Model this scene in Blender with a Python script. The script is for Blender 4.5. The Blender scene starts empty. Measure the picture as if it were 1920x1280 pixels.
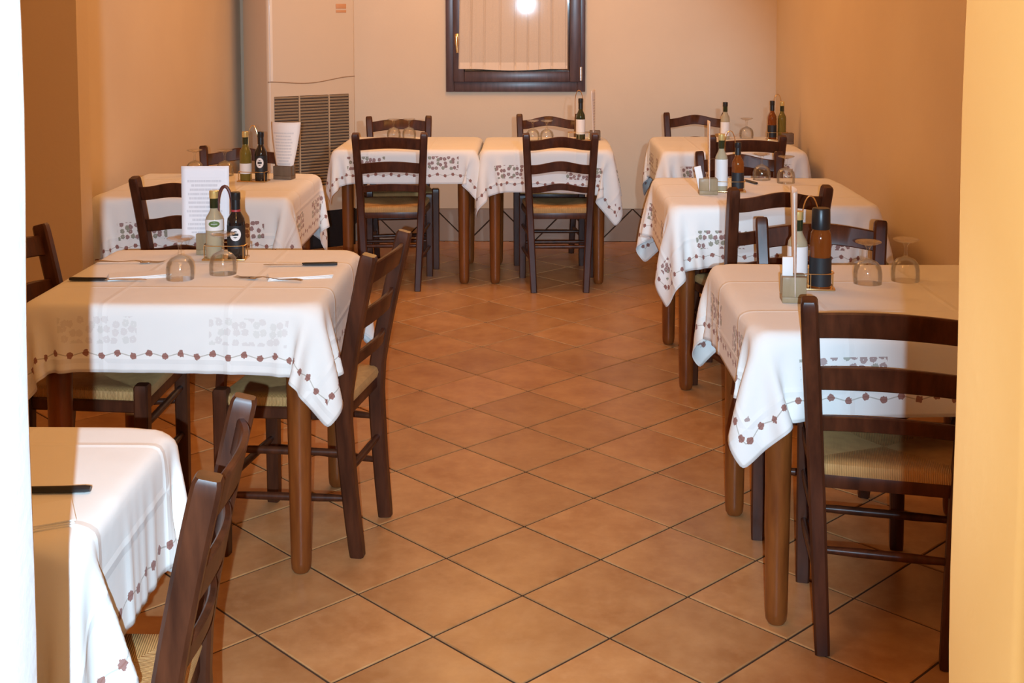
import bpy, bmesh, math, random
import numpy as np
from mathutils import Vector, Matrix

random.seed(4)
rng = np.random.default_rng(7)
R = math.radians
SC = bpy.context.scene
COL = SC.collection

# ------------------------------------------------------------------ camera
cam_d = bpy.data.cameras.new('camera')
cam = bpy.data.objects.new('camera', cam_d)
COL.objects.link(cam)
cam_d.sensor_width = 36.0
cam_d.lens = 36.0 * 2318.9 / 1920.0
cam_d.shift_y = -(640.0 - 176.37) / 1920.0
cam_d.clip_start = 0.05
CAM = Vector((0.0413, -3.5095, 1.5095))
_p, _y, _r = 0.0704, 0.0213, -0.0019
fwd = Matrix.Rotation(_y, 3, 'Z') @ Vector((0, math.cos(_p), -math.sin(_p)))
rt = Matrix.Rotation(_y, 3, 'Z') @ Vector((1, 0, 0))
up = rt.cross(fwd)
rt2 = rt * math.cos(_r) + up * math.sin(_r)
up2 = -rt * math.sin(_r) + up * math.cos(_r)
cam.matrix_world = Matrix((
    (rt2.x, up2.x, -fwd.x, CAM.x), (rt2.y, up2.y, -fwd.y, CAM.y),
    (rt2.z, up2.z, -fwd.z, CAM.z), (0, 0, 0, 1)))
SC.camera = cam

# ------------------------------------------------------------------ world, lights, exposure
vs = SC.view_settings
vs.view_transform = 'Standard'
vs.look = 'None'
vs.gamma = 1.0
vs.use_curve_mapping = False
vs.exposure = 0.0
SC.cycles.transparent_max_bounces = 40
world = bpy.data.worlds.new('world')
SC.world = world
world.use_nodes = True
world.node_tree.nodes['Background'].inputs[0].default_value = (1.0, 0.72, 0.45, 1)
world.node_tree.nodes['Background'].inputs[1].default_value = 0.10


def lamp(name, kind, loc, energy, color, target=None, **kw):
    d = bpy.data.lights.new(name, kind)
    d.energy = energy
    d.color = color
    for k, v in kw.items():
        setattr(d, k, v)
    o = bpy.data.objects.new(name, d)
    COL.objects.link(o)
    o.location = loc
    if target is not None:
        o.rotation_euler = (Vector(target) - Vector(loc)).to_track_quat('-Z', 'Y').to_euler()
    return o


# the photographer's flash: a real beam with a finite cone, just behind the lens
flash_loc = CAM + Vector((0.001, -0.27, 0.03))
flash = lamp('flash', 'SPOT', flash_loc, 580.0, (0.50, 0.76, 1.0),
             target=flash_loc + Vector((-0.150, 1.0, -0.25)), spot_size=R(50), spot_blend=0.42,
             shadow_soft_size=0.006)
YF_ = -2.41
WARM = (1.0, 0.49, 0.16)
for i, (lx, ly, e) in enumerate(((-0.3, -1.55, 3.6), (-0.3, 0.6, 4.2), (-0.2, 2.9, 9.0))):
    lamp('hanging_lamp', 'POINT', (lx, ly, 2.15), e * 3.1, WARM, shadow_soft_size=0.16)
    lamp('ceiling_lamp', 'AREA', (lx, ly, 2.66), e, WARM, target=(lx, ly, 0), shape='DISK', size=1.1)
# unseen cool fill, added beside the doorway to brighten the back tables
lamp('added_back_fill', 'SPOT', (0.58, YF_ + 0.12, 1.75), 300.0, (0.55, 0.78, 1.0), target=(-0.25, 4.2, 0.85), spot_size=R(34), spot_blend=0.5, shadow_soft_size=0.05)
lamp('added_jamb_fill', 'SPOT', (-1.05, -3.25, 1.55), 88.0, (1.0, 1.0, 0.80), target=(0.42, -2.48, 1.25), spot_size=R(52), spot_blend=0.6, shadow_soft_size=0.08)  # unseen spot added to brighten the yellow jamb
lamp('added_front_room_fill', 'AREA', (0.3, -4.4, 2.6), 30.0, (1.0, 0.74, 0.42), target=(0.3, -3.6, 0), shape='DISK', size=0.8)  # unseen warm area light added for the yellow jamb's inner face


# ------------------------------------------------------------------ materials
def new_mat(name):
    m = bpy.data.materials.new(name)
    m.use_nodes = True
    nt = m.node_tree
    return m, nt, nt.nodes['Principled BSDF']


def N(nt, t, **kw):
    n = nt.nodes.new(t)
    for k, v in kw.items():
        setattr(n, k, v)
    return n


def mth(nt, op, a, b=None, c=None):
    n = nt.nodes.new('ShaderNodeMath')
    n.operation = op
    for i, v in enumerate((a, b, c)):
        if v is None:
            continue
        if isinstance(v, (int, float)):
            n.inputs[i].default_value = v
        else:
            nt.links.new(v, n.inputs[i])
    return n.outputs[0]


def mixc(nt, fac, a, b, blend='MIX'):
    n = nt.nodes.new('ShaderNodeMix')
    n.data_type = 'RGBA'
    n.blend_type = blend
    for sock, v in ((n.inputs[0], fac), (n.inputs[6], a), (n.inputs[7], b)):
        if isinstance(v, (int, float)):
            sock.default_value = v
        elif isinstance(v, tuple):
            sock.default_value = (*v[:3], 1)
        else:
            nt.links.new(v, sock)
    return n.outputs[2]


def noise(nt, vec, scale, detail=3.0, rough=0.5):
    n = nt.nodes.new('ShaderNodeTexNoise')
    n.inputs['Scale'].default_value = scale
    n.inputs['Detail'].default_value = detail
    n.inputs['Roughness'].default_value = rough
    if vec is not None:
        nt.links.new(vec, n.inputs['Vector'])
    return n.outputs['Fac']


def ramp(nt, fac, lo, hi):
    n = nt.nodes.new('ShaderNodeMapRange')
    n.inputs[1].default_value = lo
    n.inputs[2].default_value = hi
    nt.links.new(fac, n.inputs[0])
    return n.outputs[0]


def bump(nt, b, height, strength, dist):
    n = nt.nodes.new('ShaderNodeBump')
    n.inputs['Strength'].default_value = strength
    n.inputs['Distance'].default_value = dist
    nt.links.new(height, n.inputs['Height'])
    nt.links.new(n.outputs[0], b.inputs['Normal'])


def objcoord(nt, rand=True, scale=(1, 1, 1)):
    tc = N(nt, 'ShaderNodeTexCoord')
    mp = N(nt, 'ShaderNodeMapping')
    mp.inputs['Scale'].default_value = scale
    nt.links.new(tc.outputs['Object'], mp.inputs['Vector'])
    if rand:
        oi = N(nt, 'ShaderNodeObjectInfo')
        v = N(nt, 'ShaderNodeVectorMath', operation='SCALE')
        v.inputs[0].default_value = (13.1, 7.7, 3.3)
        nt.links.new(oi.outputs['Random'], v.inputs['Scale'])
        nt.links.new(v.outputs[0], mp.inputs['Location'])
        return mp.outputs[0], oi.outputs['Random']
    return mp.outputs[0], None


def plaster(name, c1, c2, rough=0.7):
    m, nt, b = new_mat(name)
    v, _ = objcoord(nt, False)
    f = noise(nt, v, 1.4, 4)
    col = mixc(nt, ramp(nt, f, 0.35, 0.65), c1, c2)
    nt.links.new(col, b.inputs['Base Color'])
    b.inputs['Roughness'].default_value = rough
    b.inputs['Specular IOR Level'].default_value = 0.25
    bump(nt, b, noise(nt, v, 60, 3), 0.12, 0.004)
    return m


def simple(name, col, rough=0.5, metal=0.0, spec=0.5, trans=0.0, alpha=1.0):
    m, nt, b = new_mat(name)
    b.inputs['Base Color'].default_value = (*col, 1)
    b.inputs['Roughness'].default_value = rough
    b.inputs['Metallic'].default_value = metal
    b.inputs['Specular IOR Level'].default_value = spec
    b.inputs['Transmission Weight'].default_value = trans
    v, _ = objcoord(nt, True)
    f = noise(nt, v, 30, 3)
    r = nt.nodes.new('ShaderNodeMapRange')
    r.inputs[3].default_value = max(0.0, rough - 0.05)
    r.inputs[4].default_value = min(1.0, rough + 0.05)
    nt.links.new(f, r.inputs[0])
    nt.links.new(r.outputs[0], b.inputs['Roughness'])
    return m


def wood(name, c1, c2, rough=0.3, spec=0.5, grain=(14, 14, 2.0)):
    m, nt, b = new_mat(name)
    v, rnd = objcoord(nt, True, grain)
    f = noise(nt, v, 2.6, 5, 0.6)
    col = mixc(nt, ramp(nt, f, 0.3, 0.7), c1, c2)
    nt.links.new(col, b.inputs['Base Color'])
    b.inputs['Roughness'].default_value = rough
    b.inputs['Specular IOR Level'].default_value = spec
    b.inputs['Coat Weight'].default_value = 0.06
    b.inputs['Coat Roughness'].default_value = 0.2
    bump(nt, b, f, 0.08, 0.002)
    return m


def glass_mat(name, tint=(1, 1, 1), edge=0.55, rough=0.02):
    m = bpy.data.materials.new(name)
    m.use_nodes = True
    nt = m.node_tree
    nt.nodes.clear()
    out = N(nt, 'ShaderNodeOutputMaterial')
    tr = N(nt, 'ShaderNodeBsdfTransparent')
    tr.inputs[0].default_value = (*tint, 1)
    gl = N(nt, 'ShaderNodeBsdfGlossy')
    gl.inputs['Roughness'].default_value = rough
    lw = N(nt, 'ShaderNodeLayerWeight')
    lw.inputs[0].default_value = edge
    f = mth(nt, 'MINIMUM', mth(nt, 'MULTIPLY_ADD', lw.outputs['Fresnel'], 0.9, 0.03), 0.55)
    mx = N(nt, 'ShaderNodeMixShader')
    nt.links.new(f, mx.inputs[0])
    nt.links.new(tr.outputs[0], mx.inputs[1])
    nt.links.new(gl.outputs[0], mx.inputs[2])
    nt.links.new(mx.outputs[0], out.inputs[0])
    return m


def tile_mat():
    m, nt, b = new_mat('terracotta_tile')
    v, rnd = objcoord(nt, True)
    f1 = noise(nt, v, 7, 5, 0.6)
    f2 = noise(nt, v, 26, 4, 0.6)
    c = mixc(nt, ramp(nt, f1, 0.3, 0.72), (0.40, 0.178, 0.062), (0.56, 0.295, 0.120))
    c = mixc(nt, mth(nt, 'MULTIPLY', ramp(nt, f2, 0.45, 0.75), 0.35), c, (0.64, 0.37, 0.18))
    k = mth(nt, 'MULTIPLY_ADD', rnd, 0.22, 0.86)
    n = N(nt, 'ShaderNodeVectorMath', operation='SCALE')
    nt.links.new(c, n.inputs[0])
    nt.links.new(k, n.inputs['Scale'])
    nt.links.new(n.outputs[0], b.inputs['Base Color'])
    b.inputs['Specular IOR Level'].default_value = 0.36
    nt.links.new(mth(nt, 'MULTIPLY_ADD', f2, 0.2, 0.24), b.inputs['Roughness'])
    bump(nt, b, noise(nt, v, 9, 4), 0.15, 0.006)
    return m


def rush_mat():
    m, nt, b = new_mat('rush_weave')
    tc = N(nt, 'ShaderNodeTexCoord')
    sp = N(nt, 'ShaderNodeSeparateXYZ')
    nt.links.new(tc.outputs['Object'], sp.inputs[0])
    ax = mth(nt, 'ABSOLUTE', sp.outputs[0])
    ay = mth(nt, 'ABSOLUTE', sp.outputs[1])
    sel = mth(nt, 'GREATER_THAN', mth(nt, 'MULTIPLY', ax, 0.92), ay)
    along = mth(nt, 'ADD', mth(nt, 'MULTIPLY', sel, ay), mth(nt, 'MULTIPLY', mth(nt, 'SUBTRACT', 1.0, sel), ax))
    w = mth(nt, 'ABSOLUTE', mth(nt, 'SINE', mth(nt, 'MULTIPLY', along, 800.0)))
    f = noise(nt, tc.outputs['Object'], 40, 3)
    c = mixc(nt, f, (0.46, 0.235, 0.078), (0.72, 0.42, 0.155))
    c = mixc(nt, mth(nt, 'POWER', mth(nt, 'SUBTRACT', 1.0, w), 4.0), c, (0.26, 0.14, 0.05))
    nt.links.new(c, b.inputs['Base Color'])
    b.inputs['Roughness'].default_value = 0.6
    bump(nt, b, w, 0.6, 0.004)
    return m


def cloth_mat():
    m, nt, b = new_mat('embroidered_cloth')
    uv1 = N(nt, 'ShaderNodeUVMap', uv_map='rest')
    uv2 = N(nt, 'ShaderNodeUVMap', uv_map='hem')
    s1 = N(nt, 'ShaderNodeSeparateXYZ')
    s2 = N(nt, 'ShaderNodeSeparateXYZ')
    nt.links.new(uv1.outputs[0], s1.inputs[0])
    nt.links.new(uv2.outputs[0], s2.inputs[0])
    hx, hy = s2.outputs[0], s2.outputs[1]
    e = mth(nt, 'MINIMUM', hx, hy)
    far = mth(nt, 'MAXIMUM', hx, hy)
    sel = mth(nt, 'LESS_THAN', hx, hy)
    s = mth(nt, 'ADD', mth(nt, 'MULTIPLY', sel, s1.outputs[1]),
            mth(nt, 'MULTIPLY', mth(nt, 'SUBTRACT', 1.0, sel), s1.outputs[0]))
    # running garland of buds 48 mm above the hem
    per = 0.042
    k = mth(nt, 'FLOOR', mth(nt, 'DIVIDE', s, per))
    t = mth(nt, 'SUBTRACT', s, mth(nt, 'MULTIPLY', mth(nt, 'ADD', k, 0.5), per))
    wob = mth(nt, 'MULTIPLY', mth(nt, 'SINE', mth(nt, 'MULTIPLY', s, 2 * math.pi / per * 0.5)), 0.004)
    de = mth(nt, 'SUBTRACT', mth(nt, 'SUBTRACT', e, 0.047), wob)
    d = mth(nt, 'SQRT', mth(nt, 'ADD', mth(nt, 'MULTIPLY', t, t), mth(nt, 'MULTIPLY', de, de)))
    rough_edge = mth(nt, 'MULTIPLY', mth(nt, 'SUBTRACT', noise(nt, uv1.outputs[0], 160, 2), 0.5), 0.010)
    bud = mth(nt, 'LESS_THAN', mth(nt, 'ADD', d, rough_edge), 0.0085)
    vine = mth(nt, 'LESS_THAN', mth(nt, 'ABSOLUTE', de), 0.0014)
    # embroidered sprays, 80-150 mm above the hem, in blocks
    bp = 0.40
    kb = mth(nt, 'FLOOR', mth(nt, 'DIVIDE', s, bp))
    tb = mth(nt, 'ABSOLUTE', mth(nt, 'SUBTRACT', s, mth(nt, 'MULTIPLY', mth(nt, 'ADD', kb, 0.5), bp)))
    inb = mth(nt, 'MULTIPLY', mth(nt, 'LESS_THAN', tb, 0.105),
              mth(nt, 'LESS_THAN', mth(nt, 'ABSOLUTE', mth(nt, 'SUBTRACT', e, 0.108)), 0.034))
    vo = N(nt, 'ShaderNodeTexVoronoi')
    vo.voronoi_dimensions = '2D'
    vo.inputs['Scale'].default_value = 44.0
    vo.inputs['Randomness'].default_value = 0.7
    nt.links.new(uv1.outputs[0], vo.inputs['Vector'])
    dv = mth(nt, 'ADD', vo.outputs['Distance'], mth(nt, 'MULTIPLY', mth(nt, 'SUBTRACT', noise(nt, uv1.outputs[0], 220, 2), 0.5), 0.5))
    pet = mth(nt, 'MULTIPLY', mth(nt, 'LESS_THAN', dv, 0.40), mth(nt, 'GREATER_THAN', dv, 0.015))
    spray = mth(nt, 'MULTIPLY', inb, pet)
    sepc = N(nt, 'ShaderNodeSeparateColor')
    nt.links.new(vo.outputs['Color'], sepc.inputs[0])
    petc = mixc(nt, mth(nt, 'GREATER_THAN', sepc.outputs[0], 0.66), (0.24, 0.10, 0.09), (0.22, 0.22, 0.15))
    weave = noise(nt, uv1.outputs[0], 900, 1)
    base = mixc(nt, noise(nt, uv1.outputs[0], 5, 3), (0.80, 0.775, 0.735), (0.85, 0.83, 0.79))
    c = mixc(nt, mth(nt, 'MULTIPLY', vine, 0.6), base, (0.30, 0.26, 0.20))
    c = mixc(nt, mth(nt, 'MULTIPLY', bud, 0.9), c, (0.26, 0.085, 0.06))
    att = N(nt, 'ShaderNodeAttribute', attribute_type='OBJECT', attribute_name='embroidery')
    c = mixc(nt, mth(nt, 'MULTIPLY', spray, att.outputs['Fac']), c, petc)
    stitch = mth(nt, 'LESS_THAN', mth(nt, 'ABSOLUTE', mth(nt, 'SUBTRACT', e, 0.006)), 0.0015)
    c = mixc(nt, mth(nt, 'MULTIPLY', stitch, 0.25), c, (0.5, 0.42, 0.33))
    nt.links.new(c, b.inputs['Base Color'])
    b.inputs['Roughness'].default_value = 0.85
    b.inputs['Specular IOR Level'].default_value = 0.15
    b.inputs['Sheen Weight'].default_value = 0.1
    cr = None
    for sk in (s1.outputs[0], s1.outputs[1]):
        fd = mth(nt, 'ABSOLUTE', mth(nt, 'SUBTRACT', mth(nt, 'FRACT', mth(nt, 'DIVIDE', mth(nt, 'ADD', sk, 0.02), 0.33)), 0.5))
        ln = mth(nt, 'MAXIMUM', mth(nt, 'SUBTRACT', 1.0, mth(nt, 'MULTIPLY', fd, 28.0)), 0.0)
        cr = ln if cr is None else mth(nt, 'MAXIMUM', cr, ln)
    hgt = mth(nt, 'ADD', mth(nt, 'MULTIPLY', weave, 0.06), mth(nt, 'ADD', cr, mth(nt, 'MULTIPLY', noise(nt, uv1.outputs[0], 6, 3), 1.6)))
    bump(nt, b, hgt, 0.45, 0.004)
    return m


def print_mat(name, paper, rows, ink=(0.35, 0.34, 0.38)):
    """a printed sheet: faint grey lines of text, laid out in the sheet's own UV"""
    m, nt, b = new_mat(name)
    uv = N(nt, 'ShaderNodeUVMap', uv_map='sheet')
    sp = N(nt, 'ShaderNodeSeparateXYZ')
    nt.links.new(uv.outputs[0], sp.inputs[0])
    u, v = sp.outputs[0], sp.outputs[1]
    fr = mth(nt, 'FRACT', mth(nt, 'MULTIPLY', v, float(rows)))
    row = mth(nt, 'FLOOR', mth(nt, 'MULTIPLY', v, float(rows)))
    line = mth(nt, 'LESS_THAN', mth(nt, 'ABSOLUTE', mth(nt, 'SUBTRACT', fr, 0.5)), 0.27)
    wn = N(nt, 'ShaderNodeTexWhiteNoise', noise_dimensions='1D')
    nt.links.new(row, wn.inputs['W'])
    ln = mth(nt, 'MULTIPLY_ADD', wn.outputs['Value'], 0.12, 0.26)
    inw = mth(nt, 'LESS_THAN', mth(nt, 'ABSOLUTE', mth(nt, 'SUBTRACT', u, 0.48)), ln)
    inv = mth(nt, 'LESS_THAN', mth(nt, 'ABSOLUTE', mth(nt, 'SUBTRACT', v, 0.46)), 0.38)
    cv = N(nt, 'ShaderNodeCombineXYZ')
    nt.links.new(mth(nt, 'MULTIPLY', u, 60.0), cv.inputs[0])
    nt.links.new(row, cv.inputs[1])
    word = mth(nt, 'GREATER_THAN', noise(nt, cv.outputs[0], 1.0, 1), 0.42)
    f = mth(nt, 'MULTIPLY', mth(nt, 'MULTIPLY', line, inw), mth(nt, 'MULTIPLY', inv, word))
    c = mixc(nt, mth(nt, 'MULTIPLY', f, 0.38), paper, ink)
    nt.links.new(c, b.inputs['Base Color'])
    b.inputs['Roughness'].default_value = 0.6
    return m


MW = {}
MW['chair'] = wood('dark_stained_wood', (0.036, 0.0105, 0.005), (0.095, 0.028, 0.0115), 0.38, 0.26)
MW['tleg'] = wood('walnut_table_leg', (0.135, 0.034, 0.007), (0.25, 0.072, 0.014), 0.32, 0.45)
MW['rush'] = rush_mat()
MW['cloth'] = cloth_mat()
MW['tile'] = tile_mat()
MW['grout'] = plaster('dark_grout', (0.05, 0.027, 0.016), (0.075, 0.042, 0.026), 0.9)
MW['wall'] = plaster('cream_plaster', (0.75, 0.595, 0.43), (0.79, 0.64, 0.47))
MW['wallback'] = MW['wall']
MW['white'] = plaster('white_plaster', (0.86, 0.85, 0.82), (0.90, 0.89, 0.87))
MW['yellow'] = plaster('yellow_plaster', (0.78, 0.47, 0.20), (0.84, 0.515, 0.225))
MW['ceil'] = plaster('ceiling_plaster', (0.80, 0.72, 0.60), (0.83, 0.76, 0.65))
MW['base'] = simple('grey_brown_ceramic', (0.36, 0.26, 0.185), 0.35)
MW['winwood'] = wood('window_wood', (0.060, 0.034, 0.036), (0.110, 0.066, 0.068), 0.35)
MW['glass'] = glass_mat('clear_glass', (0.99, 0.992, 0.99), 0.25, 0.05)
MW['pane'] = glass_mat('window_glass', (0.9, 0.92, 0.9), 0.5, 0.055)
MW['brass'] = simple('brass', (0.80, 0.55, 0.25), 0.22, 1.0)
MW['steel'] = simple('steel', (0.62, 0.58, 0.52), 0.2, 1.0)
MW['hinge'] = simple('pale_metal', (0.8, 0.8, 0.82), 0.25, 1.0)
MW['blackp'] = simple('black_plastic', (0.012, 0.012, 0.013), 0.35)
MW['acbody'] = simple('cream_enamel', (0.70, 0.56, 0.41), 0.35)
MW['acdark'] = simple('dark_recess', (0.06, 0.04, 0.028), 0.6)
MW['acslat'] = simple('louvre_plastic', (0.52, 0.39, 0.25), 0.5)
MW['acplinth'] = simple('black_plinth', (0.014, 0.011, 0.011), 0.5)
MW['edge'] = simple('painted_highlight', (0.86, 0.78, 0.68), 0.15)
MW['seam'] = simple('brown_seam', (0.34, 0.20, 0.10), 0.7)
MW['badge'] = simple('orange_badge', (0.62, 0.30, 0.14), 0.5)
MW['gold'] = simple('gold_cap', (0.80, 0.62, 0.24), 0.3, 0.6)
MW['darkglass'] = simple('dark_bottle_glass', (0.010, 0.009, 0.010), 0.06, spec=0.7)
MW['greenglass'] = simple('green_bottle_glass', (0.022, 0.030, 0.012), 0.06, spec=0.7)
MW['oil'] = simple('olive_oil_glass', (0.22, 0.16, 0.03), 0.06, trans=0.25)
MW['paleoil'] = simple('pale_oil_glass', (0.58, 0.50, 0.33), 0.05, trans=0.35)
MW['amber'] = simple('amber_oil_glass', (0.25, 0.06, 0.010), 0.06, trans=0.25)
MW['label'] = simple('white_paper_label', (0.80, 0.78, 0.76), 0.6)
MW['blacklabel'] = simple('black_paper_label', (0.012, 0.012, 0.014), 0.55)
MW['greenmark'] = simple('green_label_print', (0.10, 0.17, 0.04), 0.6)
MW['redcol'] = simple('red_collar', (0.36, 0.035, 0.04), 0.5)
MW['caddywood'] = simple('reddish_leather_handle', (0.10, 0.022, 0.016), 0.45)
MW['block'] = wood('pale_block_wood', (0.26, 0.19, 0.105), (0.36, 0.27, 0.16), 0.6, 0.3)
MW['blockdark'] = wood('dark_block_wood', (0.12, 0.075, 0.045), (0.18, 0.115, 0.07), 0.6, 0.3)
MW['paper'] = simple('napkin_paper', (0.85, 0.84, 0.82), 0.85)
MW['menuwhite'] = print_mat('menu_sheet_white', (0.86, 0.85, 0.88), 17)
MW['menupink'] = print_mat('menu_sheet_cream', (0.84, 0.74, 0.66), 17)


def curtain_mat():
    m = bpy.data.materials.new('sheer_curtain')
    m.use_nodes = True
    nt = m.node_tree
    b = nt.nodes['Principled BSDF']
    b.inputs['Base Color'].default_value = (0.80, 0.66, 0.52, 1)
    b.inputs['Roughness'].default_value = 0.9
    b.inputs['Specular IOR Level'].default_value = 0.1
    tc = N(nt, 'ShaderNodeTexCoord')
    w = noise(nt, tc.outputs['Object'], 300, 1)
    a = mth(nt, 'MULTIPLY_ADD', w, 0.2, 0.70)
    nt.links.new(a, b.inputs['Alpha'])
    return m


MW['curtain'] = curtain_mat()
MW['curtainhem'] = simple('curtain_hem', (0.80, 0.66, 0.52), 0.9, spec=0.1)


def night_mat():
    m, nt, b = new_mat('night_glass_backing')
    v, _ = objcoord(nt, False)
    c = mixc(nt, noise(nt, v, 3), (0.02, 0.018, 0.016), (0.035, 0.03, 0.026))
    nt.links.new(c, b.inputs['Base Color'])
    b.inputs['Roughness'].default_value = 0.8
    return m


MW['night_backdrop'] = night_mat()


# ------------------------------------------------------------------ mesh helpers
class MB:
    def __init__(self):
        self.v, self.f = [], []

    def add(self, verts, faces):
        o = len(self.v)
        self.v += [tuple(p) for p in verts]
        self.f += [tuple(i + o for i in f) for f in faces]

    def box(self, x0, y0, z0, x1, y1, z1, c=0.0):
        if c <= 0:
            vs_ = [(x, y, z) for z in (z0, z1) for y in (y0, y1) for x in (x0, x1)]
            self.add(vs_, [(0, 2, 3, 1), (4, 5, 7, 6), (0, 1, 5, 4), (2, 6, 7, 3), (0, 4, 6, 2), (1, 3, 7, 5)])
            return
        bm = bmesh.new()
        bmesh.ops.create_cube(bm, size=1)
        for v in bm.verts:
            v.co = Vector(((x0 + x1) / 2 + v.co.x * (x1 - x0), (y0 + y1) / 2 + v.co.y * (y1 - y0), (z0 + z1) / 2 + v.co.z * (z1 - z0)))
        bmesh.ops.bevel(bm, geom=list(bm.edges), offset=c, segments=2, affect='EDGES', profile=0.5)
        bm.verts.index_update()
        self.add([v.co for v in bm.verts], [[v.index for v in f.verts] for f in bm.faces])
        bm.free()

    def sweep(self, pts, sec, frame=None, cap=True, scales=None):
        """sweep a closed 2-D section along pts; frame fixes the section's first axis"""
        pts = [Vector(p) for p in pts]
        rings = []
        ref = Vector(frame) if frame is not None else None
        prev = None
        for i, p in enumerate(pts):
            t = (pts[min(i + 1, len(pts) - 1)] - pts[max(i - 1, 0)]).normalized()
            if ref is not None:
                a = ref - t * ref.dot(t)
            else:
                if prev is None:
                    q = Vector((0, 0, 1)) if abs(t.z) < 0.9 else Vector((1, 0, 0))
                    a = q - t * q.dot(t)
                else:
                    a = prev - t * prev.dot(t)
            a.normalize()
            prev = a
            bb = t.cross(a)
            sc = scales[i] if scales else 1.0
            rings.append([p + (a * u + bb * w) * sc for u, w in sec])
        n = len(sec)
        o = [q for r in rings for q in r]
        fs = []
        for i in range(len(rings) - 1):
            for j in range(n):
                fs.append((i * n + j, i * n + (j + 1) % n, (i + 1) * n + (j + 1) % n, (i + 1) * n + j))
        if cap:
            fs.append(tuple(range(n - 1, -1, -1)))
            fs.append(tuple((len(rings) - 1) * n + j for j in range(n)))
        self.add(o, fs)

    def tube(self, pts, r, n=10, scales=None):
        self.sweep(pts, [(r * math.cos(2 * math.pi * k / n), r * math.sin(2 * math.pi * k / n)) for k in range(n)], scales=scales)

    def lathe(self, prof, n=20, c=(0, 0, 0), closed=False):
        vs_, fs = [], []
        m = len(prof)
        for r, z in prof:
            for k in range(n):
                a = 2 * math.pi * k / n
                vs_.append((c[0] + r * math.cos(a), c[1] + r * math.sin(a), c[2] + z))
        rng_ = m if closed else m - 1
        for i in range(rng_):
            i2 = (i + 1) % m
            for k in range(n):
                fs.append((i * n + k, i * n + (k + 1) % n, i2 * n + (k + 1) % n, i2 * n + k))
        if not closed:
            if prof[0][0] > 1e-5:
                fs.append(tuple(range(n - 1, -1, -1)))
            if prof[-1][0] > 1e-5:
                fs.append(tuple((m - 1) * n + k for k in range(n)))
        self.add(vs_, fs)

    def mesh(self, name, mat, smooth=True):
        me = bpy.data.meshes.new(name)
        me.from_pydata(self.v, [], self.f)
        bm = bmesh.new()
        bm.from_mesh(me)
        bmesh.ops.remove_doubles(bm, verts=bm.verts, dist=1e-6)
        bmesh.ops.recalc_face_normals(bm, faces=bm.faces)
        bm.to_mesh(me)
        bm.free()
        if smooth:
            me.polygons.foreach_set('use_smooth', [True] * len(me.polygons))
            me.set_sharp_from_angle(angle=R(38))
        me.materials.append(mat)
        me.update()
        return me

    def build(self, name, mat, parent=None, smooth=True):
        return put(name, self.mesh(name, mat, smooth), parent)


def put(name, me, parent=None):
    o = bpy.data.objects.new(name, me)
    COL.objects.link(o)
    if parent is not None:
        o.parent = parent
    return o


def tag(o, label=None, cat=None, group=None, kind=None):
    if label:
        o['label'] = label
    if cat:
        o['category'] = cat
    if group:
        o['group'] = group
    if kind:
        o['kind'] = kind
    return o


def thing(name, loc, label, cat, group=None, rz=0.0):
    e = bpy.data.objects.new(name, None)
    e.empty_display_size = 0.1
    COL.objects.link(e)
    e.location = loc
    e.rotation_euler = (0, 0, rz)
    return tag(e, label, cat, group)


def dup(root, loc, rz, label):
    r = root.copy()
    COL.objects.link(r)
    r.location = loc
    r.rotation_euler = (0, 0, rz)
    r['label'] = label
    for ch in list(root.children):
        c = ch.copy()
        COL.objects.link(c)
        c.parent = r
        for g in list(ch.children):
            d = g.copy()
            COL.objects.link(d)
            d.parent = c
    return r


def rect_sec(w, h, c=0.006):
    a, b = w / 2, h / 2
    return [(a, -b + c), (a, b - c), (a - c, b), (-a + c, b), (-a, b - c), (-a, -b + c), (-a + c, -b), (a - c, -b)]


def struct(name, mb, mat, smooth=False):
    return tag(mb.build(name, mat, None, smooth), kind='structure')


# ------------------------------------------------------------------ room shell
XL, XLN, XLW, XR, YB, YF, ZC = -1.87, -1.747, -2.25, 1.557, 4.40, -2.41, 2.75
WT = 0.16                                   # thickness of the doorway wall
JL, JR = -0.4200, 0.4150     # the two jambs
b = MB(); b.box(XLW - 0.2, YF - 0.02, -0.10, XR + 0.3, YB + 0.3, -0.0035)
floor = struct('floor', b, MW['grout'])
b = MB(); b.box(-2.6, -5.6, -0.10, 2.6, YF - 0.02, -0.001)
tag(b.build('floor_front', MW['base'], None, False), kind='structure')
b = MB(); b.box(XLW - 0.3, YF - WT, ZC, XR + 0.3, YB + 0.3, ZC + 0.1)
struct('ceiling', b, MW['ceil'])
b = MB()
WX0, WX1, WZ0, WZ1 = -0.535, 0.328, 0.985, 2.10     # window opening
b.box(XL - 0.2, YB, -0.1, WX0, YB + 0.2, ZC)
b.box(WX1, YB, -0.1, XR + 0.2, YB + 0.2, ZC)
b.box(WX0, YB, -0.1, WX1, YB + 0.2, WZ0)
b.box(WX0, YB, WZ1, WX1, YB + 0.2, ZC)
struct('wall_back', b, MW['wallback'])
b = MB()
b.box(XL - 0.2, 1.37, -0.1, XL, YB + 0.2, ZC)
b.box(XLW - 0.2, 1.25, -0.1, XLN, 1.37, ZC)       # a pier stands out into the room
b.box(XLW - 0.2, YF - WT, -0.1, XLW, 1.25, ZC)
struct('wall_left', b, MW['wall'])
b = MB(); b.box(XR, YF - WT, -0.1, XR + 0.2, YB + 0.2, ZC)
struct('wall_right', b, MW['wall'])


def pier(name, x0, x1, z0, z1, mat):
    """a plastered wall end: rounded, slightly uneven arris"""
    q = MB()
    q.box(x0, YF - WT, z0, x1, YF, z1, 0.006)
    o = struct(name, q, mat, True)
    return o


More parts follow.
